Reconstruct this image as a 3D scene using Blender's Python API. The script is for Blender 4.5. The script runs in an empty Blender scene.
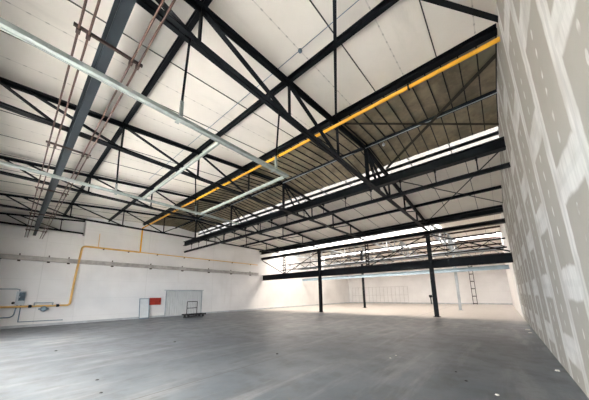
import bpy, math, random
from mathutils import Vector, Matrix
random.seed(7)
C = bpy.context.scene.collection
S = bpy.context.scene

# ------------------------------------------------------------------ dimensions (metres)
YR, YL = -0.78, 21.0            # faces of the right and left walls
XB, XE = -1.05, 39.7            # rear wall and end wall
MOD = 19.6                      # length of one truss
ZB = 5.92                       # underside chord of trusses
XA, XV = 8.7, 18.6              # ridge and valley of the near bay
def zt(x):                      # top chord height
    if x <= XA: return 6.6 + .094*x
    if x <= XV: return 7.418 - .095*(x-XA)
    x2 = x - MOD
    if x2 <= XA: return 6.6 + .094*x2
    return 7.418 - .095*(x2-XA)
YLEAN=.13
def yw(z): return YR+YLEAN*z/7.4   # the plasterboard wall leans in a little
def zr(x): return zt(x) + .17   # underside of roof lining

# ------------------------------------------------------------------ mesh builder
class MB:
    def __init__(s): s.v=[]; s.f=[]; s.m=[]
    def add(s, vs, fs, mi=0):
        n=len(s.v); s.v += [tuple(v) for v in vs]
        for f in fs: s.f.append([i+n for i in f]); s.m.append(mi)
    def box(s, x0,x1,y0,y1,z0,z1, mi=0):
        vs=[(x,y,z) for x in (x0,x1) for y in (y0,y1) for z in (z0,z1)]
        s.add(vs,[(0,1,3,2),(4,6,7,5),(0,4,5,1),(2,3,7,6),(0,2,6,4),(1,5,7,3)],mi)
    def prism(s, p, q, prof, up=(0,0,1), mi=0):
        p,q=Vector(p),Vector(q); d=(q-p).normalized(); up=Vector(up)
        if abs(d.dot(up))>.98: up=Vector((1,0,0))
        u=d.cross(up).normalized(); w=u.cross(d).normalized(); n=len(prof)
        vs=[p+u*a+w*b for a,b in prof]+[q+u*a+w*b for a,b in prof]
        fs=[tuple(range(n)),tuple(range(2*n-1,n-1,-1))]
        fs+=[(i,n+i,n+(i+1)%n,(i+1)%n) for i in range(n)]
        s.add(vs,fs,mi)
    def bar(s,p,q,w,h,up=(0,0,1),mi=0):
        s.prism(p,q,[(-w/2,-h/2),(w/2,-h/2),(w/2,h/2),(-w/2,h/2)],up,mi)
    def tube(s,p,q,r,n=10,mi=0):
        s.prism(p,q,[(r*math.cos(2*math.pi*i/n),r*math.sin(2*math.pi*i/n)) for i in range(n)],(0,0,1),mi)
    def path(s, pts, r, n=10, mi=0):
        # smooth tube along points with rounded joints
        pts=[Vector(p) for p in pts]
        for i in range(len(pts)-1): s.tube(pts[i],pts[i+1],r,n,mi)
        for p in pts[1:-1]: s.ball(p,r*1.01,mi)
    def ball(s,c,r,mi=0,n=8,m=6):
        c=Vector(c); vs=[]
        for j in range(1,m):
            a=math.pi*j/m
            for i in range(n):
                b=2*math.pi*i/n; vs.append(c+Vector((r*math.sin(a)*math.cos(b),r*math.sin(a)*math.sin(b),r*math.cos(a))))
        t=len(vs); vs+= [c+Vector((0,0,r)),c-Vector((0,0,r))]
        fs=[]
        for j in range(m-2):
            for i in range(n): fs.append((j*n+i,(j+1)*n+i,(j+1)*n+(i+1)%n,j*n+(i+1)%n))
        for i in range(n):
            fs.append((t,i,(i+1)%n)); fs.append((t+1,(m-2)*n+(i+1)%n,(m-2)*n+i))
        s.add(vs,fs,mi)
    def ibeam(s,p,q,w,h,tf=.02,tw=.014,up=(0,0,1),mi=0):
        a,b=w/2,h/2
        s.prism(p,q,[(-a,-b),(a,-b),(a,-b+tf),(tw/2,-b+tf),(tw/2,b-tf),(a,b-tf),(a,b),(-a,b),(-a,b-tf),(-tw/2,b-tf),(-tw/2,-b+tf),(-a,-b+tf)],up,mi)
    def angle(s,p,q,leg,t,sx,sz,off=0,up=(0,0,1),mi=0):
        # L profile, web next to the centre line at distance off on side sx, toe pointing outward
        pr=[(off,0),(off+leg,0),(off+leg,t),(off+t,t),(off+t,leg),(off,leg)]
        pr=[(sx*a,sz*b) for a,b in pr]
        if sx*sz<0: pr.reverse()
        s.prism(p,q,pr,up,mi)
    def poly(s, pts, y0, y1, mi=0):   # polygon in x-z, extruded along y
        n=len(pts); vs=[(x,y0,z) for x,z in pts]+[(x,y1,z) for x,z in pts]
        fs=[tuple(range(n)),tuple(range(2*n-1,n-1,-1))]+[(i,n+i,n+(i+1)%n,(i+1)%n) for i in range(n)]
        s.add(vs,fs,mi)
    def build(s,name,mats,parent=None,smooth=False):
        import bmesh
        me=bpy.data.meshes.new(name); me.from_pydata(s.v,[],s.f)
        for m in (mats if isinstance(mats,(list,tuple)) else [mats]): me.materials.append(m)
        for p,i in zip(me.polygons,s.m): p.material_index=i
        bm=bmesh.new(); bm.from_mesh(me); bmesh.ops.recalc_face_normals(bm,faces=bm.faces); bm.to_mesh(me); bm.free()
        o=bpy.data.objects.new(name,me); C.objects.link(o)
        if parent: o.parent=parent; o.matrix_parent_inverse=parent.matrix_world.inverted()
        return o
def recentre(o, loc):     # move a mesh's origin without moving the mesh
    loc=Vector(loc); o.data.transform(Matrix.Translation(-loc)); o.location=loc; return o
def tag(o,label,cat,group=None):
    o['label']=label; o['category']=cat
    if group: o['group']=group
    return o
def thing(name,label,cat,loc=(0,0,0),group=None):
    o=bpy.data.objects.new(name,None); C.objects.link(o); o.location=loc; o.empty_display_size=.1
    bpy.context.view_layer.update()
    return tag(o,label,cat,group)
def struct(o,label=None):
    o['kind']='structure'
    if label: o['label']=label
    return o
def copy_tree(o,parent=None):
    c=o.copy(); C.objects.link(c)
    if parent: c.parent=parent
    for ch in list(o.children): copy_tree(ch,c)
    return c

# ------------------------------------------------------------------ materials
class NT:
    def __init__(s,name):
        s.mat=bpy.data.materials.new(name); s.mat.use_nodes=True; s.t=s.mat.node_tree; s.n=s.t.nodes
        s.b=s.n['Principled BSDF']; s.geo=s.n.new('ShaderNodeNewGeometry'); s.P=s.geo.outputs['Position']
        s._sep=None
    def link(s,a,b): s.t.links.new(a,b)
    def put(s,sock,v):
        if hasattr(v,'is_linked'): s.link(v,sock)
        else: sock.default_value=v
    def m(s,op,a,b=0.0,c=None):
        n=s.n.new('ShaderNodeMath'); n.operation=op; s.put(n.inputs[0],a); s.put(n.inputs[1],b)
        if c is not None: s.put(n.inputs[2],c)
        return n.outputs[0]
    def xyz(s):
        if not s._sep:
            n=s.n.new('ShaderNodeSeparateXYZ'); s.link(s.P,n.inputs[0]); s._sep=n.outputs
        return s._sep
    def vec(s,scale):
        n=s.n.new('ShaderNodeMapping'); s.link(s.P,n.inputs[0]); n.inputs['Scale'].default_value=scale; return n.outputs[0]
    def noise(s,scale=1,detail=4,rough=.55,vec=None):
        n=s.n.new('ShaderNodeTexNoise'); s.link(vec if vec is not None else s.P,n.inputs['Vector'])
        n.inputs['Scale'].default_value=scale; n.inputs['Detail'].default_value=detail; n.inputs['Roughness'].default_value=rough
        return n.outputs[0]
    def ss(s,v,a,b):     # smooth step of v between a and b
        n=s.n.new('ShaderNodeMapRange'); n.interpolation_type='SMOOTHSTEP'
        s.put(n.inputs['Value'],v); n.inputs['From Min'].default_value=a; n.inputs['From Max'].default_value=b; return n.outputs[0]
    def mix(s,f,a,b):
        n=s.n.new('ShaderNodeMix'); n.data_type='RGBA'; s.put(n.inputs[0],f)
        for k,v in ((6,a),(7,b)):
            if hasattr(v,'is_linked'): s.link(v,n.inputs[k])
            else: n.inputs[k].default_value=(*v,1)
        return n.outputs[2]
    def done(s,col,rough=.6,metal=0.0,bump=None,bs=.2,bd=.01,spec=.5):
        if hasattr(col,'is_linked'): s.link(col,s.b.inputs['Base Color'])
        else: s.b.inputs['Base Color'].default_value=(*col,1)
        s.put(s.b.inputs['Roughness'],rough); s.b.inputs['Metallic'].default_value=metal
        s.b.inputs['Specular IOR Level'].default_value=spec
        if bump is not None:
            n=s.n.new('ShaderNodeBump'); n.inputs['Strength'].default_value=bs; n.inputs['Distance'].default_value=bd
            s.link(bump,n.inputs['Height']); s.link(n.outputs[0],s.b.inputs['Normal'])
        return s.mat
def simple(name,col,rough=.55,metal=0.0,var=.25,scale=3,spec=.5):
    t=NT(name); n=t.noise(scale,5)
    a=tuple(c*(1-var) for c in col); b=tuple(min(1,c*(1+var)) for c in col)
    return t.done(t.mix(t.ss(n,.3,.7),a,b),rough,metal,spec=spec)

M={}
M['steel']=simple('dark painted steel',(.007,.009,.012),.55,0,.3,2,.2)
M['runway']=simple('blue grey painted steel',(.016,.024,.031),.5,0,.25,1.5,.3)
M['flange']=simple('lighter blue grey flange paint',(.05,.07,.085),.45,0,.2,1.5,.4)
M['olive']=simple('dull olive brown paint',(.045,.040,.030),.7,0,.2,2,.2)
M['pale']=simple('pale grey painted steel',(.40,.44,.47),.5,0,.15,2)
M['paleblue']=simple('pale blue grey steel',(.33,.43,.50),.45,0,.12,2)
M['galv']=simple('galvanised sheet steel',(.31,.35,.33),.45,.2,.15,6)
M['yellow']=simple('yellow gas pipe paint',(.95,.47,.03),.4,0,.1,2)
M['yellowdull']=simple('ochre gas pipe paint',(.80,.50,.17),.5,0,.12,2)
M['copper']=simple('rusty brown pipe',(.075,.034,.022),.6,.0,.35,5)
M['rust']=simple('dark rusty clamp steel',(.05,.025,.02),.6,.2,.3,8)
M['seam']=simple('dark joint strip',(.05,.047,.043),.7,0,.2,3)
M['seam2']=simple('faint joint strip',(.52,.49,.44),.8,0,.1,3)
M['faintmesh']=simple('off white painted mesh frame',(.52,.50,.48),.6,0,.08,3)
M['railgrey']=simple('worn warm grey paint',(.47,.45,.43),.6,0,.2,3)
M['skirt']=simple('blue grey skirting paint',(.50,.53,.55),.6,0,.15,2)
M['red']=simple('red painted panel',(.42,.035,.02),.5,0,.15,3)
M['whitepaint']=simple('white painted sheet',(.74,.77,.78),.5,0,.06,3)
M['darkglass']=simple('dark glazed front',(.05,.085,.11),.25,0,.2,4)
M['greypipe']=simple('grey blue pipe',(.20,.28,.34),.45,.1,.15,4)
M['black']=simple('black rubber and soot',(.02,.02,.022),.7,0,.3,6)
M['alu']=simple('glazing bar aluminium',(.55,.57,.58),.4,.6,.1,4)
M['debris']=simple('plaster debris',(.7,.68,.63),.9,0,.2,20)
M['debrisdark']=simple('dark scrap',(.03,.03,.03),.8,0,.2,20)

t=NT('concrete floor'); X,Y,Z=t.xyz()
n1=t.noise(.22,6,.6); n2=t.noise(1.6,7,.62); n3=t.noise(9,5,.6); st=t.noise(1,5,.65,t.vec((.25,1.7,1)))
st2=t.noise(1,4,.6,t.vec((1.9,.35,1)))
col=t.mix(t.ss(n1,.35,.68),(.072,.090,.110),(.140,.162,.184))
col=t.mix(t.m('MULTIPLY',t.ss(n2,.45,.68),.75),col,(.085,.09,.098))
col=t.mix(t.m('MULTIPLY',t.ss(st,.50,.68),.6),col,(.24,.25,.26))
col=t.mix(t.m('MULTIPLY',t.ss(st2,.55,.75),.30),col,(.075,.08,.088))
col=t.mix(t.m('MULTIPLY',t.ss(n3,.52,.66),.45),col,(.12,.12,.125))
far_lit=t.ss(t.m('ADD',X,t.m('MULTIPLY',t.m('SUBTRACT',n1,.5),6.0)),16.6,19.4)
col=t.mix(t.m('MULTIPLY',far_lit,.85),col,(.59,.55,.51))  # paler far floor: skylight brightness put into the colour
def joint(t,c,off,per,w):
    f=t.m('SUBTRACT',t.m('FRACT',t.m('ADD',t.m('DIVIDE',t.m('SUBTRACT',c,off),per),.5)),.5)
    return t.m('SUBTRACT',1.0,t.ss(t.m('MULTIPLY',t.m('ABSOLUTE',f),per),w*.4,w))
wob=t.m('MULTIPLY',t.m('SUBTRACT',t.noise(.9,3),.5),.06)
jm=joint(t,t.m('ADD',Y,wob),4.68,9.2,.028)
col=t.mix(t.m('MULTIPLY',jm,.75),col,(.06,.062,.066))
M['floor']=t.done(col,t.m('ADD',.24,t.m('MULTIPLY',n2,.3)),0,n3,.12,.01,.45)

t=NT('white painted blockwork'); X,Y,Z=t.xyz()
n1=t.noise(.5,6,.6); n2=t.noise(5,5,.6)
col=t.mix(t.ss(n1,.35,.7),(.88,.87,.86),(.80,.79,.78))
st=t.noise(1,4,.6,t.vec((2.2,2.2,.25)))
col=t.mix(t.m('MULTIPLY',t.ss(st,.58,.8),.35),col,(.66,.63,.58))
j=t.m('MAXIMUM',joint(t,Z,.45,1.15,.012),joint(t,X,6.8,5.7,.03))
col=t.mix(t.m('MULTIPLY',j,.22),col,(.5,.5,.48))
M['wall']=t.done(col,.75,0,n2,.1,.01)

t=NT('taped plasterboard'); X,Y,Z=t.xyz()
wn=t.noise(3.2,3,.5); wn2=t.noise(1.3,2,.5)
wx=t.m('ADD',X,t.m('MULTIPLY',t.m('SUBTRACT',wn,.5),.10))
wz=t.m('ADD',Z,t.m('MULTIPLY',t.m('SUBTRACT',wn,.5),.12))
per=1.25
u=t.m('DIVIDE',t.m('SUBTRACT',wx,3.25),per)
du=t.m('MULTIPLY',t.m('ABSOLUTE',t.m('SUBTRACT',t.m('FRACT',t.m('ADD',u,.5)),.5)),per)
vm=t.m('SUBTRACT',1.0,t.ss(du,.12,.17))
ci=t.m('FLOOR',t.m('DIVIDE',t.m('SUBTRACT',X,3.25),per))
par=t.m('MODULO',t.m('ADD',ci,20.0),2.0)
zz=t.m('DIVIDE',t.m('SUBTRACT',t.m('SUBTRACT',wz,.60),t.m('MULTIPLY',par,1.10)),2.3)
dz=t.m('MULTIPLY',t.m('ABSOLUTE',t.m('SUBTRACT',t.m('FRACT',t.m('ADD',zz,.5)),.5)),2.3)
hm=t.m('SUBTRACT',1.0,t.ss(dz,.20,.27))
core_v=t.m('SUBTRACT',1.0,t.ss(du,.025,.05)); core_h=t.m('SUBTRACT',1.0,t.ss(dz,.03,.06))
# screw spots down the middle of each board
cu=t.m('MULTIPLY',t.m('SUBTRACT',t.m('FRACT',u),.5),per)
cz=t.m('MULTIPLY',t.m('SUBTRACT',t.m('FRACT',t.m('DIVIDE',wz,.29)),.5),.29)
e=t.m('ADD',t.m('POWER',t.m('DIVIDE',cu,.036),2.0),t.m('POWER',t.m('DIVIDE',cz,.078),2.0))
dm=t.m('SUBTRACT',1.0,t.ss(e,.6,1.3))
brk=t.ss(t.noise(2.5,2,.5),.36,.46)
mask=t.m('MAXIMUM',t.m('MAXIMUM',vm,hm),t.m('MULTIPLY',dm,brk))
streak=t.noise(1,5,.7,t.vec((14,14,1.6)))
board=t.mix(t.noise(1.7,5,.6),(.345,.328,.290),(.425,.402,.360))
comp=t.mix(t.ss(streak,.3,.7),(.60,.60,.58),(.74,.74,.71))
col=t.mix(t.m('MULTIPLY',mask,t.m('ADD',.55,t.m('MULTIPLY',t.ss(wn2,.35,.6),.40))),board,comp)
col=t.mix(t.m('MULTIPLY',t.m('MAXIMUM',core_v,t.m('MULTIPLY',core_h,.5)),.28),col,(.36,.37,.36))
M['dry']=t.done(col,.85,0,mask,.15,.004,.25)

t=NT('white roof lining'); X,Y,Z=t.xyz()
n1=t.noise(.6,5,.6); st=t.noise(1,5,.65,t.vec((.35,1.5,1)))
col=t.mix(t.ss(n1,.3,.7),(.90,.855,.785),(.83,.785,.715))
col=t.mix(t.m('MULTIPLY',t.ss(st,.55,.8),.35),col,(.56,.53,.48))
faint=joint(t,Y,1.275,1.55,.016)
col=t.mix(t.m('MULTIPLY',faint,.30),col,(.40,.38,.35))
dots=t.m('MULTIPLY',joint(t,Y,1.275,1.55,.02),joint(t,X,.3,.24,.04))
col=t.mix(t.m('MULTIPLY',dots,.55),col,(.33,.31,.28))
M['lining']=t.done(col,.8,0)

t=NT('weathered brown sheeting'); X,Y,Z=t.xyz()
n1=t.noise(1.1,6,.65); n2=t.noise(3.6,5,.6)
col=t.mix(t.ss(n1,.35,.68),(.19,.155,.105),(.35,.285,.19))
col=t.mix(t.m('MULTIPLY',t.ss(n2,.5,.75),.5),col,(.42,.33,.21))
col=t.mix(t.m('MULTIPLY',t.ss(t.noise(.8,3),.55,.7),.5),col,(.19,.20,.15))
M['brown']=t.done(col,.8,0)
t=NT('corrugated pale sheet'); X,Y,Z=t.xyz()
M['sheet']=t.done(t.mix(t.noise(2,4),(.60,.61,.61),(.70,.71,.71)),.5,.1)

g=bpy.data.materials.new('clear roof glazing'); g.use_nodes=True; nt=g.node_tree; nt.nodes.clear()
o=nt.nodes.new('ShaderNodeOutputMaterial'); mx=nt.nodes.new('ShaderNodeMixShader'); tr=nt.nodes.new('ShaderNodeBsdfTransparent'); gl=nt.nodes.new('ShaderNodeBsdfGlossy')
tr.inputs[0].default_value=(.93,.95,.95,1); gl.inputs['Roughness'].default_value=.15; mx.inputs[0].default_value=.07
nt.links.new(tr.outputs[0],mx.inputs[1]); nt.links.new(gl.outputs[0],mx.inputs[2]); nt.links.new(mx.outputs[0],o.inputs[0])
M['glass']=g
g2=g.copy(); g2.name='grimy roof glazing'; g2.node_tree.nodes['Transparent BSDF'].inputs[0].default_value=(.10,.097,.093,1); M['oldglass']=g2
g3=g.copy(); g3.name='frosty roof glazing'; g3.node_tree.nodes['Transparent BSDF'].inputs[0].default_value=(.33,.315,.30,1); M['roofglass']=g3
g4=g.copy(); g4.name='dusty blue window glass'; g4.node_tree.nodes['Transparent BSDF'].inputs[0].default_value=(.50,.487,.47,1); M['tint']=g4  # tint sets how much light the added rear windows let in

M['yard']=simple('pale yard concrete',(.62,.64,.66),.9,0,.06,1)
# ------------------------------------------------------------------ setting
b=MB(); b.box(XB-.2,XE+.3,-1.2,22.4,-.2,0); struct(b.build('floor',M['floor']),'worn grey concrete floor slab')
b=MB(); b.box(-40,XB-.2,-25,45,-.25,-.03); struct(b.build('ground',M['yard']),'pale concrete yard outside the loading opening')  # unseen pale slab added to bounce sky light onto the ceiling
def gable(x0,x1,extra=.1):
    xs=[x0]+[x for x in (XA,XV,XA+MOD) if x0<x<x1]+[x1]
    return [(x0,0),(x1,0)]+[(x,zr(x)+extra) for x in reversed(xs)]
b=MB(); b.poly(gable(XB,20.0),YR-.2,YR); b.v=[(x,y+YLEAN*z/7.4,z) for x,y,z in b.v]; struct(b.build('wall_right',M['dry']),'tall unpainted plasterboard partition with pale filled joints')
b=MB(); b.poly(gable(20.0,XE+.2),YR-.2,YR+.04); b.v=[(x,y+YLEAN*z/7.4,z) for x,y,z in b.v]; struct(b.build('wall_right_far',M['wall']),'white painted wall beyond the plasterboard')
b=MB(); b.poly(gable(2.8,XE+.2),YL,YL+1.1); struct(b.build('wall_left',M['wall']),'long white painted wall carrying the gas pipe')
b=MB(); b.box(XB-.2,2.8,YL+.06,YL+1.1,0,5.72); b.poly([(XB-.2,5.72),(2.8,5.72),(2.8,zr(2.8)+.1),(XB-.2,zr(XB)+.1)],YL+.9,YL+1.1)
struct(b.build('wall_left_recess',M['wall']),'white wall section set back beside the corner')
b=MB(); b.box(XE,XE+.2,YR-.2,YL+1.1,0,zr(XE)+.1); struct(b.build('wall_end',M['wall']),'white end wall')
b=MB()
b.box(XB-.2,XB,YR-.2,1.2,0,zr(XB)); b.box(XB-.2,XB,15.6,YL+1.1,0,zr(XB)); b.box(XB-.2,XB,1.2,15.6,3.6,zr(XB)); b.box(XB-.2,XB,1.2,15.6,0,.9)
struct(b.build('wall_back',M['wall']),'rear wall with a wide band of windows')
gl=MB(); gl.box(XB-.105,XB-.095,1.2,15.6,.9,3.6); wg=struct(gl.build('window_9',M['tint']),'band of windows in the rear wall')  # unseen glazing added to let fill light into the near bay
fr=MB()
for i in range(10): fr.box(XB-.14,XB-.06,1.2+1.6*i-.03,1.2+1.6*i+.03,.9,3.6)
for z in (.93,2.25,3.57): fr.box(XB-.14,XB-.06,1.2,15.6,z-.03,z+.03)
fr.build('window_frame',M['alu'],wg)
# lining of the roofs: slabs that follow both slopes
def slab(mb,x0,x1,y0,y1,th=.08,mi=0,dz=0):
    xs=[x0]+[x for x in (XA,XV,XA+MOD) if x0<x<x1]+[x1]
    for a,c in zip(xs[:-1],xs[1:]):
        mb.poly([(a,zr(a)+dz),(c,zr(c)+dz),(c,zr(c)+th+dz),(a,zr(a)+th+dz)],y0,y1,mi)
R0,R1=YR-.2,YL+1.1
def white(x0,x1,y0=R0,y1=R1):
    mb=MB(); slab(mb,x0,x1,y0,y1)
    k=0; y=.5-1.55
    while y<YL:
        if y0<y<min(y1,YL) and y>YR: slab(mb,x0+.02,x1-.02,y-.011,y+.011,.012,1,-.012)
        y+=1.55
    return mb.build('ceiling',[M['lining'],M['seam']])
SK=[(10.58,11.5,R0,R1),(20.7,24.2,3.3,R1),(30.6,32.0,-.2,R1)]
struct(white(XB-.2,6.38),'white boarded roof lining with dark joint lines')
mb=MB(); slab(mb,6.38,10.58,R0,R1)
y=.47-.74*2
while y<YL:
    if y>YR: slab(mb,6.4,10.56,y-.013,y+.013,.035,1,-.035)
    y+=.37
struct(mb.build('ceiling',[M['brown'],M['steel']]),'stained brown unlined roof sheeting with dark ribs')
struct(white(11.5,XV),'white lining between the narrow skylight and the valley')
struct(white(XV,20.7),'white lining strip above the valley beam')
mb=MB(); slab(mb,20.7,24.2,R0,3.3); struct(mb.build('ceiling',M['lining']))
struct(white(24.2,30.6),'white lining of the far roof ridge')
struct(white(32.0,XE+.2),'white lining of the far roof slope')
for i,(x0,x1,y0,y1) in enumerate(SK):
    mb=MB(); slab(mb,x0,x1,y0,y1,.012,0,.05); gl=mb.build('window_%d'%(i+1),M['roofglass'] if i else M['oldglass']); struct(gl,'glazed skylight strip')
    mb=MB(); y=y0+.3; 
    while y<y1:
        slab(mb,x0,x1,y-.018,y+.018,.06,0,-.005); y+=.93 if i else 1.55
    fr=mb.build('window_frame',M['alu'],gl)

# trims along the walls
b=MB(); b.box(2.8,XE,YL-.025,YL,0,.14); struct(b.build('baseboard_left',M['skirt']))
b=MB(); b.box(XB,2.8,YL+.03,YL+.06,0,.14); struct(b.build('baseboard_left_recess',M['skirt']))
b=MB(); b.box(XE-.03,XE,YR+.04,YL,0,.14); struct(b.build('baseboard_end',M['skirt']))

# ------------------------------------------------------------------ roof trusses
L,G,T=.085,.015,.010
def chord(pts,sz,mat,name,parent,packs):
    mb=MB()
    for p,q in zip(pts[:-1],pts[1:]):
        for sx in (-1,1): mb.angle(p,q,L,T,sx,sz,G)
        n=int((Vector(q)-Vector(p)).length/packs)
        for k in range(1,n+1):
            c=Vector(p).lerp(Vector(q),k/(n+1)); d=(Vector(q)-Vector(p)).normalized()*.05
            mb.bar(c-d+Vector((0,0,sz*.04)),c+d+Vector((0,0,sz*.04)),2*G,.06)
    return mb.build(name,mat,parent)
def make_truss(x0,x1,y,mat,label,group,off=0.0,full=True):
    root=thing('roof_truss',label,'truss',(x0,y,ZB),group)
    t=lambda x:(x,y,zt(x)); bo=lambda x:(x,y,ZB)
    a=off
    top=[t(x0)]+([t(a+XA)] if x1>a+XA else [])+[t(x1)]
    chord(top,-1,mat,'top_chord',root,.8)
    chord([bo(x0),bo(x1)],1,mat,'bottom_chord',root,.8)
    vs=[1.6,4.0,6.4,8.7,11.2,13.6,16.1] if full else [1.6]
    for v in vs:
        mb=MB(); w=.09 if v!=8.7 else .16
        mb.angle((a+v,y,ZB),(a+v,y,zt(a+v)),w*.5,T,1,1,0); mb.angle((a+v,y,ZB),(a+v,y,zt(a+v)),w*.5,T,-1,1,0)
        mb.bar((a+v-.12,y,ZB+.05),(a+v+.12,y,ZB+.05),.014,.12); mb.bar((a+v-.12,y,zt(a+v)-.05),(a+v+.12,y,zt(a+v)-.05),.014,.12)
        mb.build('vertical_strut',mat,root)
    ds=[(-.8,.2),(-.3,1.6)] if x0<0 else [(-.9+.1,1.6)]
    if full: ds+=[(1.6,4.0),(4.0,6.4),(8.7,6.4),(8.7,9.9),(8.85,11.2),(13.6,11.2),(16.1,13.6),(18.4,16.1)]
    for p,q in ds:
        if a+p<x0: p=x0-a+.05
        mb=MB(); A=(a+p,y,zt(a+p)-.04); B=(a+q,y,ZB+.04)
        mb.angle(A,B,.05,T,1,1,.003); mb.angle(A,B,.05,T,-1,1,.003)
        mb.build('diagonal_brace',mat,root)
    return root
TY=[3.5,8.1,12.75,17.4]
near=['dark steel roof truss nearest the plasterboard wall, its end on a floor post','dark steel roof truss, second from the plasterboard wall, ending on a hanging post',
 'dark steel roof truss, third from the plasterboard wall, ending on the left post','dark steel roof truss, full length one closest to the white left wall']
far=['pale steel roof truss of the far bay, nearest the plasterboard wall','pale steel roof truss of the far bay, second from the plasterboard wall','pale steel roof truss of the far bay, third from the plasterboard wall','pale steel roof truss of the far bay, beside the white left wall']
trn=[]
for i,y in enumerate(TY):
    make_truss(XB+.02,XV-.02,y,M['steel'],near[i],'dark roof trusses')
    make_truss(XV+.15,XV+MOD-.05,y,M['pale'],far[i],'pale trusses of the far bay',MOD)
make_truss(XB+.02,2.78,YL+.4,M['steel'],'short piece of dark truss in the wall recess at upper left','dark roof trusses',0,False)

# ------------------------------------------------------------------ purlins and beams running across the bays
def purlin(x,w,h,mat,label,name='roof_purlin',cat='purlin',z=None,group='roof purlins',y0=YR+.01,y1=YL-.01,cleats=()):
    zc=(zt(x)+.012+h/2) if z is None else z
    y0=yw(zc)+.01
    mb=MB(); mb.ibeam((x,y0,zc),(x,y1,zc),w,h)
    o=tag(mb.build(name,mat),label,cat,group); recentre(o,(x,y0,zc-h/2))
    for (cy,dx) in cleats:
        k=MB(); k.bar((x-.02,cy,zc-h/2-.03),(x+dx,cy,zc-h/2-.03),.05,.05); k.bar((x+dx,cy,zc-h/2-.05),(x+dx,cy,zc-h/2+.05),.03,.03)
        k.build('cleat',mat,o)
    return o
H=.15
purlin(1.64,.09,H,M['steel'],'dark steel purlin, first beyond the blue grey runway beam')
purlin(4.0,.095,H,M['steel'],'dark steel purlin halfway between runway beam and yellow pipe',cleats=[(3.95,-.35),(1.9,-.35),(5.6,-.4),(2.6,.3)])
purlin(6.22,.17,H,M['steel'],'broad dark girder running right above the yellow pipe','roof_girder','girder')
purlin(8.7,.08,.11,M['runway'],'slim grey ridge purlin crossing the brown sheeting')
purlin(10.82,.07,.12,M['steel'],'dark purlin dividing the narrow bright skylight strip')
purlin(13.55,.12,H,M['steel'],'dark purlin under white lining just past the heavy crane girder')
purlin(15.6,.12,H,M['steel'],'dark purlin under white lining, last before the valley beams')
purlin(18.35,.12,H,M['steel'],'dark purlin along the valley, directly above the row of posts')
for x,l in ((20.5,'brown purlin at the edge of the first far skylight'),(24.4,'brown purlin past the first far skylight'),(26.3,'brown purlin above the pale blue beam'),(28.5,'brown purlin near the far ridge'),(30.4,'brown purlin at the near edge of the farthest skylight'),(32.2,'brown purlin beyond the farthest skylight'),(35.0,'brown purlin second from the end wall'),(37.4,'brown purlin closest to the end wall')):
    purlin(x,.14,H,M['rust'],l,group='purlins of the far bay')

def beam(x,z0,z1,w,mat,name,label,cat='beam',y0=YR+.01,y1=YL-.01,tf=.025):
    z=(z0+z1)/2; y0=yw(z0)+.012; mb=MB(); mb.ibeam((x,y0,z),(x,y1,z),w,z1-z0,tf,.02)
    return recentre(tag(mb.build(name,mat),label,cat),(x,y0,z0))
# runway beam hung under the trusses, close to the rear wall
rb=beam(.515,5.32,5.84,.13,M['runway'],'runway_beam','large blue grey I-beam hung under the trusses between brown pipes',y0=YR+.01,y1=20.9)
for y in TY:
    k=MB(); k.box(.40,.61,y-.09,y+.09,5.845,ZB-.002); k.box(.435,.575,y-.012,y+.012,5.36,5.80); k.build('hanger_plate',M['steel'],rb)
k=MB()
k.box(.458,.572,YR+.12,20.88,5.304,5.318); k.build('bottom_plate',M['flange'],rb)
for i in range(32):
    y=.35+.62*i
    k=MB(); k.box(.405,.448,y-.11,y+.11,5.60,5.835); k.box(.448,.50,y-.02,y+.02,5.36,5.80); k.build('side_cleat',M['steel'],rb)
# crane girder beyond the ridge with a hung monorail
cg=beam(9.55,6.02,6.37,.26,M['steel'],'crane_girder','heavy black girder resting on truss bottoms beyond the brown sheeting',y1=20.95)
k=MB()
k.box(9.40,9.70,YR+.02,20.9,6.375,6.40)
k.build('cover_plate',M['steel'],cg)
mr=thing('monorail_track','slim black rail hung on short rods below the heavy girder','rail',(9.55,YR,5.42))
mb=MB(); mb.ibeam((9.55,YR+.01,5.45),(9.55,20.9,5.45),.09,.14,.014,.012); mb.build('rail',M['steel'],mr)
y=.1
while y<20.8:
    if min(abs(y-t) for t in TY)>.2:
        k=MB(); k.tube((9.55,y,5.515),(9.55,y,5.93),.018,6); k.bar((9.49,y,5.97),(9.61,y,5.97),.06,.095); k.build('hanger',M['steel'],mr)
    y+=1.22

beam(XV,6.28,6.68,.26,M['steel'],'valley_beam','upper black valley beam above the bright strip of glazing',y1=20.95).location.x=XV
beam(XV+.03,5.62,5.86,.34,M['steel'],'eaves_beam','lower black beam on the post heads under the bright glazing',y1=20.95)
tb=beam(XV+.275,3.26,3.84,.28,M['steel'],'tie_beam','long deep black beam crossing the hall between posts at half height',y1=20.95,tf=.03)
beam(26.17,3.40,3.74,.22,M['paleblue'],'pale_beam','long pale blue beam across the far bay behind the black beam',y1=20.9)

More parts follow.
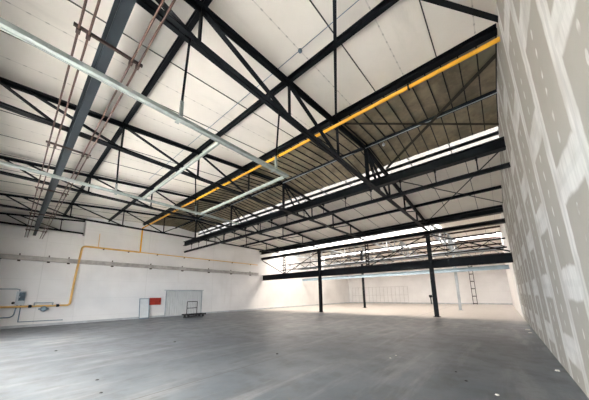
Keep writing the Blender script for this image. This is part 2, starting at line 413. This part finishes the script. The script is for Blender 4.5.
# ------------------------------------------------------------------ posts
def hpost(x,y,z0,z1,w,mat,name,label,cat='post',base=True,group=None):
    root=thing(name,label,cat,(x,y,z0),group)
    segs=[(z0,z1)]
    mb=MB(); mb.ibeam((x,y,z0+(.02 if base else 0)),(x,y,z1),w,w,.018,.014,up=(1,0,0)); mb.build('shaft',mat,root)
    if base:
        k=MB(); k.box(x-.2,x+.2,y-.2,y+.2,z0,z0+.02)
        for sx in (-1,1):
            for sy in (-1,1): k.tube((x+sx*.15,y+sy*.15,z0+.02),(x+sx*.15,y+sy*.15,z0+.05),.018,6)
        k.build('base_plate',mat,root)
    k=MB(); k.box(x-w*.7,x+w*.7,y-w*.7,y+w*.7,z1,z1+.018); k.build('head_plate',mat,root)
    return root
hpost(XV,3.5,0,5.59,.24,M['steel'],'steel_post','black steel floor post nearest the plasterboard wall')
hpost(XV,12.75,0,5.59,.24,M['steel'],'steel_post','black steel floor post at the left, further from the plasterboard wall')
hpost(26.4,12.1,0,6.6,.2,M['steel'],'steel_post','thin dark floor post behind the black beam at centre')
hpost(26.4,3.05,0,6.6,.2,M['pale'],'steel_post','light grey floor post behind the nearest black post')
def lattice(x,y,z0,z1,w,mat,label,name='lattice_post',n=6,gap=None):
    gap=gap or w
    root=thing(name,label,'post',(x,y,z0))
    for s in (-1,1):
        mb=MB(); mb.bar((x,y+s*gap/2,z0),(x,y+s*gap/2,z1),.06,.09); mb.build('upright',mat,root)
    for i in range(n):
        z=z0+.1+(z1-z0-.2)*i/(n-1)
        mb=MB(); mb.box(x-.04,x+.04,y-gap/2+.03,y+gap/2-.03,z-.05,z+.05); mb.build('batten',mat,root)
    return root
lattice(XV+.17,8.1,3.845,5.615,.22,M['steel'],'short hanging lattice post between beams, centre of the post row')
lattice(XV+.17,17.4,3.845,5.615,.22,M['runway'],'short grey hanging lattice post nearest the white left wall',n=7)
lattice(39.1,2.83,0,5.9,.4,M['steel'],'tall dark ladder-like column in front of the end wall','lattice_column',n=7,gap=.42)
def brace(p,q,label,r=.042,mat=None,name='knee_brace',cat='brace',flat=False):
    mb=MB()
    if flat: mb.angle(p,q,flat,.008,1,1,0); mb.angle(p,q,flat,.008,-1,1,0)
    else: mb.tube(p,q,r,8)
    return recentre(tag(mb.build(name,mat or M['steel']),label,cat,'diagonal braces'),p)
brace((XV+.18,20.95,5.58),(XV+.18,17.62,3.87),'thin black diagonal rod between white left wall and the short grey hanging post')
brace((XV+.18,17.15,3.86),(XV+.18,13.0,5.6),'black diagonal rod from the short grey hanging post up to the left floor post')
brace((XV+.18,7.85,3.86),(XV+.18,3.68,5.6),'black diagonal rod rising to the head of the nearest floor post')
brace((XV+.18,3.30,5.6),(XV+.18,-.66,3.90),'black diagonal rod falling from the nearest floor post to the plasterboard wall')
# bracing in the plane of the roof
def rz(x,d=.02): return zt(x)-d
def rbrace(a,b,label,w=.05,over=None):
    brace((a[0],a[1],zt(a[0])+.14),(b[0],b[1],zt(b[0])+.14),label,name='roof_brace',flat=w)
def lb(a,b,label,w,mat=None): brace((a[0],a[1],a[2]),(b[0],b[1],b[2]),label,mat=mat,name='roof_brace',flat=w)
lb((-.85,-.70,zt(-.85)+.0),(6.15,3.38,zt(6.15)-.01),'dark diagonal bar under white lining, crossing from plasterboard wall to the nearest truss',.035)
lb((.0,3.38,zt(0)+.0),(5.95,-.72,zt(5.95)-.01),'dark diagonal bar meeting the plasterboard wall just above the yellow pipe',.05)
lb((7.05,-.70,zt(7.05)+.12),(10.75,3.4,zt(10.75)+.12),'dark diagonal bar over brown sheeting, rising toward the plasterboard wall',.06,M['olive'])
lb((6.6,3.4,zt(6.6)+.05),(10.35,-.70,zt(10.35)+.05),'dark diagonal bar over brown sheeting, running level to the plasterboard wall',.04,M['olive'])
lb((11.7,3.35,zt(11.7)-.03),(17.6,-.70,zt(17.6)-.03),'thin diagonal bar under far white lining, ending low at the plasterboard wall',.03)
lb((11.7,-.70,zt(11.7)-.08),(18.2,3.35,zt(18.2)-.08),'thin diagonal bar under far white lining, ending low at the nearest post',.03)

# ------------------------------------------------------------------ brown pipe pairs beside the runway beam
def pipe_run(x,label):
    return recentre(tag((lambda mb:(mb.tube((x,YR+.02,5.2),(x,YL+.04,5.2),.014,8),mb.build('brown_pipe',M['copper']))[1])(MB()),label,'pipe','brown pipes beside the runway beam'),(x,YR+.02,5.2))
pipe_run(.155,'thin rusty brown pipe, outermost left of the blue grey runway beam')
pipe_run(.262,'thin rusty brown pipe, closer of the two left of the runway beam')
pipe_run(.775,'thin rusty brown pipe, closer of the two right of the runway beam')
pipe_run(.865,'thin rusty brown pipe, outermost right of the blue grey runway beam')
cl=['nearest the camera','second from the camera','third from the camera','fourth from the camera','close to the left wall']
for i,y in enumerate([3.95,7.75,11.4,15.1,18.9]):
    mb=MB(); mb.bar((.10,y,5.26),(.93,y,5.26),.035,.04)
    r=thing('pipe_clamp','dark rusty cross bar clamping brown pipes under the runway beam, '+cl[i],'clamp',(.5,y,5.29),'pipe clamps')
    mb.build('cross_bar',M['rust'],r)
    for x in (.155,.262,.775,.865):
        k=MB(); k.prism((x,y-.04,5.2),(x,y+.04,5.2),[(-.024,-.024),(.024,-.024),(.024,.038),(-.024,.038)]); k.build('clip',M['rust'],r)

# ------------------------------------------------------------------ galvanised cable trays hung under the trusses
ZT=4.5
tr=thing('cable_tray','pale galvanised cable tray loop hung on rods below the trusses','tray',(2,3.7,ZT))
def tray(p,q,w=.10):
    mb=MB(); h=.05
    mb.prism(p,q,[(-w/2,-h/2),(w/2,-h/2),(w/2,h/2),(w/2-.006,h/2),(w/2-.006,-h/2+.006),(-w/2+.006,-h/2+.006),(-w/2+.006,h/2),(-w/2,h/2)])
    for s in (-1,1):
        d=Vector(q)-Vector(p); u=d.normalized().cross(Vector((0,0,1)))*s*(w/2-.012)
        mb.bar(Vector(p)+u-Vector((0,0,h/2+.006)),Vector(q)+u-Vector((0,0,h/2+.006)),.02,.012)
    return mb.build('tray_run',M['galv'],tr)
tray((XB+.02,3.7,ZT),(4.12,3.7,ZT)); tray((XB+.02,7.85,ZT),(5.7,7.85,ZT),.085)
tray((2.25,3.78,ZT+.01),(2.25,7.78,ZT+.01),.045); tray((4.08,3.78,ZT),(4.08,7.78,ZT),.055)
for x,y,yt in ((1.45,3.62,3.5),(3.64,3.62,3.5),(1.58,7.93,8.1),(3.93,7.93,8.1)):
    k=MB(); k.path([(x,yt,ZB+.02),(x,y,ZT+.25)],.02,8); k.build('hanger_rod',M['steel'],tr)
    k=MB(); k.box(x-.025,x+.025,y-.02,y+.02,ZT-.02,ZT+.27); k.box(x-.03,x+.03,3.62 if y<5 else 7.79,3.78 if y<5 else 7.93,ZT-.055,ZT-.045); k.build('hanger_clamp',M['galv'],tr)
# thin ceiling cable
mb=MB(); mb.path([(3.6,YR+.02,zr(3.6)-.03),(3.6,2.78,zr(3.6)-.03),(3.6,12,zr(3.6)-.03)],.008,6)
mb.ball((3.6,2.8,zr(3.6)-.05),.05); recentre(tag(mb.build('ceiling_cable',M['greypipe']),'thin grey cable with round junction box across the white lining','cable'),(3.6,YR,zr(3.6)-.03))
# thin wire across the brown sheeting and lamp dot
mb=MB(); mb.tube((8.62,YR+.02,zt(8.7)-.03),(8.62,YL-.4,zt(8.7)-.03),.016,6); recentre(tag(mb.build('ridge_conduit',M['pale']),'thin bright conduit under the slim grey ridge purlin','conduit'),(8.62,YR+.02,zt(8.7)-.1))
mb=MB(); mb.ball((8.62,2.75,zt(8.7)-.2),.06,0,12,8); mb.tube((8.62,2.75,zt(8.7)-.16),(8.62,2.75,zt(8.7)-.118),.02,8)
tag(mb.build('ceiling_bulb',M['whitepaint']),'small round white bulb on the conduit below the brown sheeting','bulb')

# ------------------------------------------------------------------ gas pipe
YP=YL-.12
def arc(c,a0,a1,r,n=6,plane='xz'):
    out=[]
    for i in range(n+1):
        a=math.radians(a0+(a1-a0)*i/n); out.append((c[0]+r*math.cos(a),c[1],c[2]+r*math.sin(a)))
    return out
gp=thing('gas_pipe','yellow gas pipe along the left wall, up and overhead to the plasterboard wall','pipe',(2.6,YP,1.17))
mb=MB(); mb.path([(XB+.02,YP,1.17)]+arc((2.4,YP,1.32),-90,0,.15)+[(2.62,YP,3)]+arc((2.95,YP,4.8),180,90,.2)+[(6.15,YP,5.0)],.058,10)
mb.build('wall_run',M['yellowdull'],gp)
mb=MB(); mb.path([(6.15,YP,5.0),(12,YP,5.0),(18.0,YP,5.0)],.034,8); mb.build('thin_run',M['yellowdull'],gp)
mb=MB(); mb.path([(6.15,YP,5.0),(6.15,YP,6.9),(6.2,YP-.1,6.98),(6.2,15,6.98)],.05,12); mb.tube((6.2,15,6.98),(6.2,YR+.01,6.98),.05,16); mb.build('overhead_run',M['yellow'],gp)
for y in (1.2,6.0,10.4,15.0):
    k=MB(); k.prism((6.2,y-.02,6.98),(6.2,y+.02,6.98),[(-.06,-.06),(.06,-.06),(.06,.06),(-.06,.06)]); k.tube((6.2,y,7.04),(6.2,y,zt(6.2)+.012),.01,6); k.build('pipe_hanger',M['steel'],gp)
for x,z in ((3.9,5.0),(5.4,5.0),(7.4,5.0),(9.6,5.0),(12,5.0),(14.6,5.0),(17,5.0)):
    k=MB(); k.box(x-.03,x+.03,YP-.02,YL,z-.10,z-.06); k.box(x-.025,x+.025,YP-.05,YP+.05,z-.06,z-.03); k.build('bracket',M['rust'],gp)
k=MB(); k.tube((3.58,YP,5.0),(3.58,YP,6.0),.018,6); k.build('vent_stub',M['yellowdull'],gp)
mb=MB()
mb.path([(1.02,YP-.02,1.17),(1.02,YP-.02,1.36),(1.78,YP-.02,1.36),(1.78,YP-.02,1.17)],.035,8)
mb.build('bypass_pipe',M['pale'],gp)
mb=MB(); mb.ball((1.42,YP-.05,1.0),.16,0,12,8); mb.tube((1.42,YP-.16,1.0),(1.42,YP-.24,1.0),.1,12); mb.tube((1.42,YP,.98),(1.42,YP,1.17),.05,8); mb.tube((1.2,YP-.05,1.0),(1.64,YP-.05,1.0),.045,8); mb.build('regulator',M['greypipe'],gp)
for x in (.85,2.0):
    k=MB(); k.tube((x-.06,YP,1.17),(x+.06,YP,1.17),.085,8); k.tube((x,YP-.06,1.17),(x,YP-.17,1.17),.02,6); k.tube((x,YP-.17,1.17),(x,YP-.19,1.17),.08,10); k.build('valve',M['steel'],gp)
# crane rail on the left wall
cr=thing('wall_crane_rail','long grey rail beam fixed along the white left wall','rail',(8,YL-.1,3.78))
mb=MB(); mb.ibeam((XB+.02,YL-.12,3.95),(18.15,YL-.12,3.95),.2,.26,.02,.014); mb.build('rail_beam',M['railgrey'],cr)
for x in (.1,1.3,2.2,4.5,7.0,9.5,12,14.5,17):
    k=MB(); k.box(x-.06,x+.06,YL-.2,YL,3.75,3.818); k.bar((x,YL-.03,4.07),(x,YL-.03,4.2),.05,.05,(0,1,0)); k.build('bracket',M['rust'],cr)
# column at the left picture edge
hpost(-.66,20.65,0,3.78,.18,M['steel'],'wall_column','dark column against the white wall at the far left edge')

# ------------------------------------------------------------------ things along the left wall
W=YL+.06
mc=thing('meter_cabinet','pale wall cabinet with dark glazed front beside the gas pipe','cabinet',(.43,W,1.27))
mb=MB(); mb.box(.25,.62,W-.2,W,1.27,2.02); mb.build('body',M['pale'],mc)
mb=MB(); mb.box(.36,.60,W-.215,W-.2,1.50,1.97); mb.build('door',M['darkglass'],mc)
mb=MB(); mb.box(.38,.40,W-.235,W-.215,1.66,1.76); mb.build('handle',M['pale'],mc)
mb=MB(); mb.tube((.19,W-.22,1.38),(.19,W-.1,1.38),.07,12); mb.tube((.19,W-.1,1.38),(.26,W-.1,1.38),.03,8); mb.build('sounder',M['black'],mc)
mb=MB(); mb.path([(XB+.02,W-.04,2.16),(.25,W-.04,2.16),(.36,W-.04,2.12),(.36,W-.04,2.03)],.022,8); recentre(tag(mb.build('wall_conduit',M['greypipe']),'thin grey conduit running left from the top of the wall cabinet','conduit'),(-.9,W-.04,2.16))
mb=MB(); mb.path([(XB+.02,W-.16,.60)]+arc((.1,W-.16,.8),-90,0,.2)+[(.32,W-.12,1.0),(.36,W-.1,1.26)],.03,8); recentre(tag(mb.build('wall_conduit',M['greypipe']),'grey conduit curving up from low left to the cabinet underside','conduit'),(-.9,W-.04,.6))
mb=MB(); mb.path([(.5,W-.04,1.26),(.5,W-.04,.32),(2.35,W-.04,.28)],.024,8); recentre(tag(mb.build('wall_conduit',M['greypipe']),'grey conduit dropping from the cabinet and running right near the floor','conduit'),(.5,W-.04,.32))
# leaning framed sheet
ls=thing('leaning_panel','pale framed sheet leaning on the white wall left of the red board','panel',(6.78,YL-.25,0))
def lean(z): return YL-.30+.24*z/1.5
mb=MB(); mb.prism((6.48,lean(.08)+.02,.08),(6.48,lean(1.46)+.02,1.46),[(-.60,-.012),(0,-.012),(0,.012),(-.60,.012)],up=(0,1,0)); 
o=mb.build('sheet',M['whitepaint'],ls)
mb=MB()
mb.bar((6.46,lean(.04),.04),(6.46,lean(1.49),1.49),.05,.04); mb.bar((7.10,lean(.04),.04),(7.10,lean(1.49),1.49),.05,.04)
mb.bar((6.46,lean(1.47),1.47),(7.10,lean(1.47),1.47),.04,.05); mb.bar((6.46,lean(.04),.03),(7.10,lean(.04),.03),.04,.06)
mb.build('frame',M['greypipe'],ls)
rbx=thing('red_board','red hose box mounted on the white wall','box',(7.54,YL,.95))
mb=MB(); mb.box(7.14,7.95,YL-.12,YL,.98,1.52); mb.build('body',M['red'],rbx)
mb=MB(); mb.box(7.18,7.91,YL-.132,YL-.12,1.02,1.48); mb.build('door',M['red'],rbx)
mb=MB(); mb.box(7.84,7.88,YL-.15,YL-.132,1.2,1.3); mb.build('handle',M['steel'],rbx)
# corrugated sliding door
cd=thing('corrugated_door','pale grey corrugated metal sliding door in the white wall','door',(9.9,YL,0))
pts=[]; x=8.38; xs=[]
mb=MB(); n=16; wd=3.04/n
for i in range(n):
    a=8.38+i*wd
    mb.add([(a,YL-.03,.06),(a+wd*.2,YL-.075,.06),(a+wd*.65,YL-.075,.06),(a+wd*.85,YL-.03,.06),(a+wd,YL-.03,.06),(a,YL-.03,2.04),(a+wd*.2,YL-.075,2.04),(a+wd*.65,YL-.075,2.04),(a+wd*.85,YL-.03,2.04),(a+wd,YL-.03,2.04)],[(k,k+1,k+6,k+5) for k in range(4)])
mb.box(8.38,11.42,YL-.028,YL-.002,.06,2.04)
mb.build('corrugated_sheet',M['sheet'],cd)
mb=MB(); mb.box(8.33,8.38,YL-.08,YL,.03,2.09); mb.box(11.42,11.47,YL-.08,YL,.03,2.09); mb.box(8.38,11.42,YL-.08,YL,2.04,2.09); mb.build('frame',M['pale'],cd)
mb=MB(); mb.box(8.2,11.6,YL-.06,YL,2.10,2.15); mb.build('top_track',M['pale'],cd)
# trolley
tc=thing('platform_trolley','low dark platform trolley with an upright wire frame before the corrugated door','trolley',(9.7,18.9,0))
mb=MB(); mb.box(8.95,10.55,18.5,19.3,.16,.24); mb.bar((8.95,18.5,.2),(10.55,18.5,.2),.05,.12); mb.build('platform',M['black'],tc)
mb=MB(); mb.prism((8.72,18.42,.02),(9.7,18.36,.09),[(-.14,0),(.14,0),(.14,.05),(-.14,.05)]); mb.build('drawbar',M['black'],tc)
for x in (9.15,10.35):
    for y in (18.6,19.2):
        mb=MB(); mb.tube((x,y-.03,.08),(x,y+.03,.08),.08,14); mb.bar((x,y,.08),(x,y,.165),.09,.04); mb.build('wheel',M['black'],tc)
mb=MB()
for x in (9.2,10.02): mb.tube((x,19.0,.24),(x,19.0,1.18),.028,8)
for z in (1.18,.68): mb.tube((9.2,19.0,z),(10.02,19.0,z),.026,8)
for i in range(5): mb.tube((9.2+.137*(i+1),19.0,.24),(9.2+.137*(i+1),19.0,1.18),.005,5)
mb.build('upright_frame',M['steel'],tc)

# ------------------------------------------------------------------ far bay: things on the end wall
ed=thing('mesh_partition','faint pale mesh partition standing against the end wall','partition',(XE-.1,17,0))
mb=MB()
for y in [20.3-.62*i for i in range(16)]: mb.bar((XE-.12,y,0),(XE-.12,y,2.6),.03,.03)
mb.build('post_row',M['faintmesh'],ed)['kind']='stuff'
mb=MB()
for z in (.15,1.3,2.6): mb.bar((XE-.12,20.3,z),(XE-.12,11.0,z),.03,.03)
mb.build('rail',M['faintmesh'],ed)
fe=thing('standpipe','small dark standpipe by the end wall','standpipe',(XE-.5,7.9,0))
mb=MB(); mb.tube((XE-.5,7.9,0),(XE-.5,7.9,.9),.07,8); mb.build('stem',M['steel'],fe)
mb=MB(); mb.box(XE-.6,XE-.4,7.72,8.08,.9,1.25); mb.build('head',M['steel'],fe)
# lattice girders crossing the far bay
def lattice_girder(x,z0,z1,step,mat,label):
    r=thing('lattice_girder',label,'girder',(x,YR,z0),'lattice girders of the far bay')
    ya,yb=YR+.15,20.9
    for nm,z in (('top_chord',z1),('bottom_chord',z0)):
        mb=MB(); mb.bar((x,ya,z),(x,yb,z),.12,.10); mb.build(nm,mat,r)
    y=ya+.1; up=True
    while y+step<yb:
        mb=MB(); mb.bar((x,y,z0+.05 if up else z1-.05),(x,y+step,z1-.05 if up else z0+.05),.05,.05); mb.build('web_brace',mat,r); y+=step; up=not up
lattice_girder(22.0,4.62,5.25,.8,M['steel'],'dark zigzag lattice girder of the far bay, just behind the black beams')
lattice_girder(26.17,4.5,5.3,.95,M['pale'],'pale zigzag lattice girder of the far bay, above the pale blue beam')
lattice_girder(31.8,4.6,5.4,1.1,M['rust'],'brown zigzag lattice girder deep in the far bay')
# low services in the bay beyond the post row
k2=thing('pipe_bundle','bundle of pale service pipes on cross bars behind the black beam','pipes',(23.5,5,4.6))
for i in range(5):
    mb=MB(); mb.tube((23.2+.22*i,YR+.3,4.75),(23.2+.22*i,19.5,4.75),.05,8); mb.build('service_pipe',[M['pale'],M['greypipe'],M['rust'],M['pale'],M['copper']][i],k2)
for y in TY:
    mb=MB(); mb.bar((23.0,y-.3,4.67),(24.3,y-.3,4.67),.06,.06); mb.tube((23.05,y-.3,4.67),(23.05,y-.3,zr(23)-.06),.015,6); mb.tube((24.25,y-.3,4.67),(24.25,y-.3,zr(24.25)-.06),.015,6); mb.build('support_bar',M['steel'],k2)

# ------------------------------------------------------------------ debris on the floor
def chip(name,x,y,s,mat,label):
    mb=MB(); n=7; pts=[(s*(.6+.5*random.random())*math.cos(2*math.pi*i/n),s*(.6+.5*random.random())*math.sin(2*math.pi*i/n)) for i in range(n)]
    vs=[(a,b,0) for a,b in pts]+[(a*.7,b*.7,s*.35) for a,b in pts]
    mb.add(vs,[tuple(range(n)),tuple(range(2*n-1,n-1,-1))]+[(i,n+i,n+(i+1)%n,(i+1)%n) for i in range(n)])
    o=mb.build(name,mat); o.location=(x,y,0); return tag(o,label,'debris','floor debris')
DEB=[]
for k,(x,y,sz,dark,l) in enumerate([
 (4.99,4.93,.045,1,'small dark scrap on the floor joint, left of the picture centre'),
 (4.06,9.13,.05,1,'small dark scrap on the floor, in front of the red box and trolley'),
 (6.11,.93,.03,1,'dark crumb on the floor, right half, further of two'),
 (5.62,.71,.03,1,'dark crumb on the floor, right half, nearer of two'),
 (6.4,2.35,.028,0,'white plaster crumb on the floor below the nearest post, nearer of two'),
 (6.74,2.32,.028,0,'white plaster crumb on the floor below the nearest post, further of two'),
 (5.18,.27,.035,0,'white plaster crumb at the bottom edge near the plasterboard wall'),
 (14.21,-.60,.10,0,'plaster heap far along the foot of the plasterboard wall'),
 (13.3,-.62,.07,0,'smaller plaster heap just nearer along the foot of the plasterboard wall'),
 (7.4,-.64,.06,0,'pale plaster lump close by at the foot of the plasterboard wall'),
 (1.15,10.72,.05,1,'dark scrap on the floor at left, furthest from the camera'),
 (1.34,6.31,.035,1,'dark scrap on the floor at lower left, further of two'),
 (1.23,5.43,.03,1,'dark scrap on the floor at lower left, nearer of two')]):
    chip('dark_scrap' if dark else 'plaster_crumb',x,y,sz,M['debrisdark'] if dark else M['debris'],l)
# ------------------------------------------------------------------ light
w=bpy.data.worlds.new('World'); S.world=w; w.use_nodes=True; nt=w.node_tree; bg=nt.nodes['Background']
tc_=nt.nodes.new('ShaderNodeTexCoord'); sp=nt.nodes.new('ShaderNodeSeparateXYZ'); nt.links.new(tc_.outputs['Generated'],sp.inputs[0])
mr_=nt.nodes.new('ShaderNodeMapRange'); mr_.inputs['From Min'].default_value=0; mr_.inputs['From Max'].default_value=.6; nt.links.new(sp.outputs[2],mr_.inputs[0])
mx=nt.nodes.new('ShaderNodeMix'); mx.data_type='RGBA'; mx.inputs[6].default_value=(.42,.50,.60,1); mx.inputs[7].default_value=(1.0,.965,.93,1)
nt.links.new(mr_.outputs[0],mx.inputs[0]); nt.links.new(mx.outputs[2],bg.inputs[0]); bg.inputs[1].default_value=40.0
def portal(name,loc,rot,sx,sy):
    l=bpy.data.lights.new(name,'AREA'); l.shape='RECTANGLE'; l.size=sx; l.size_y=sy; l.cycles.is_portal=True
    o=bpy.data.objects.new(name,l); C.objects.link(o); o.location=loc; o.rotation_euler=rot; return o
for i,(x0,x1,y0,y1) in enumerate(SK):
    xm=(x0+x1)/2; sl=math.atan2(zr(x1)-zr(x0),x1-x0)
    portal('skylight_portal',(xm,(y0+min(y1,YL))/2,zr(xm)+.12),(0,-sl,0),(x1-x0),min(y1,YL)-y0)
portal('window_portal',(XB-.25,8.4,2.25),(0,math.radians(-90),0),2.7,14.4)

# ------------------------------------------------------------------ camera
f,cx,cy=239.76,294.5,251.0
pit,yaw,roll=0.18,0.7046,-0.0157
cp,sp_=math.cos(pit),math.sin(pit); c,s=math.cos(yaw),math.sin(yaw)
F=Vector((c*cp,s*cp,sp_)); R=Vector((s,-c,0)); U=R.cross(F)
R2=math.cos(roll)*R+math.sin(roll)*U; U2=-math.sin(roll)*R+math.cos(roll)*U
cam=bpy.data.cameras.new('camera'); co=bpy.data.objects.new('camera',cam); C.objects.link(co)
m=Matrix((R2,U2,-F)).transposed().to_4x4(); m.translation=Vector((0,0,1.6)); co.matrix_world=m
cam.sensor_fit='HORIZONTAL'; cam.sensor_width=36; cam.lens=36*f/589; cam.shift_y=(cy-200)/589; cam.clip_start=.05; cam.clip_end=300
S.camera=co
S.view_settings.view_transform='Standard'; S.view_settings.look='None'; S.view_settings.gamma=1; S.view_settings.exposure=1.84; S.view_settings.use_curve_mapping=False
S.cycles.max_bounces=10; S.cycles.diffuse_bounces=6; S.cycles.transparent_max_bounces=12; S.cycles.use_denoising=True
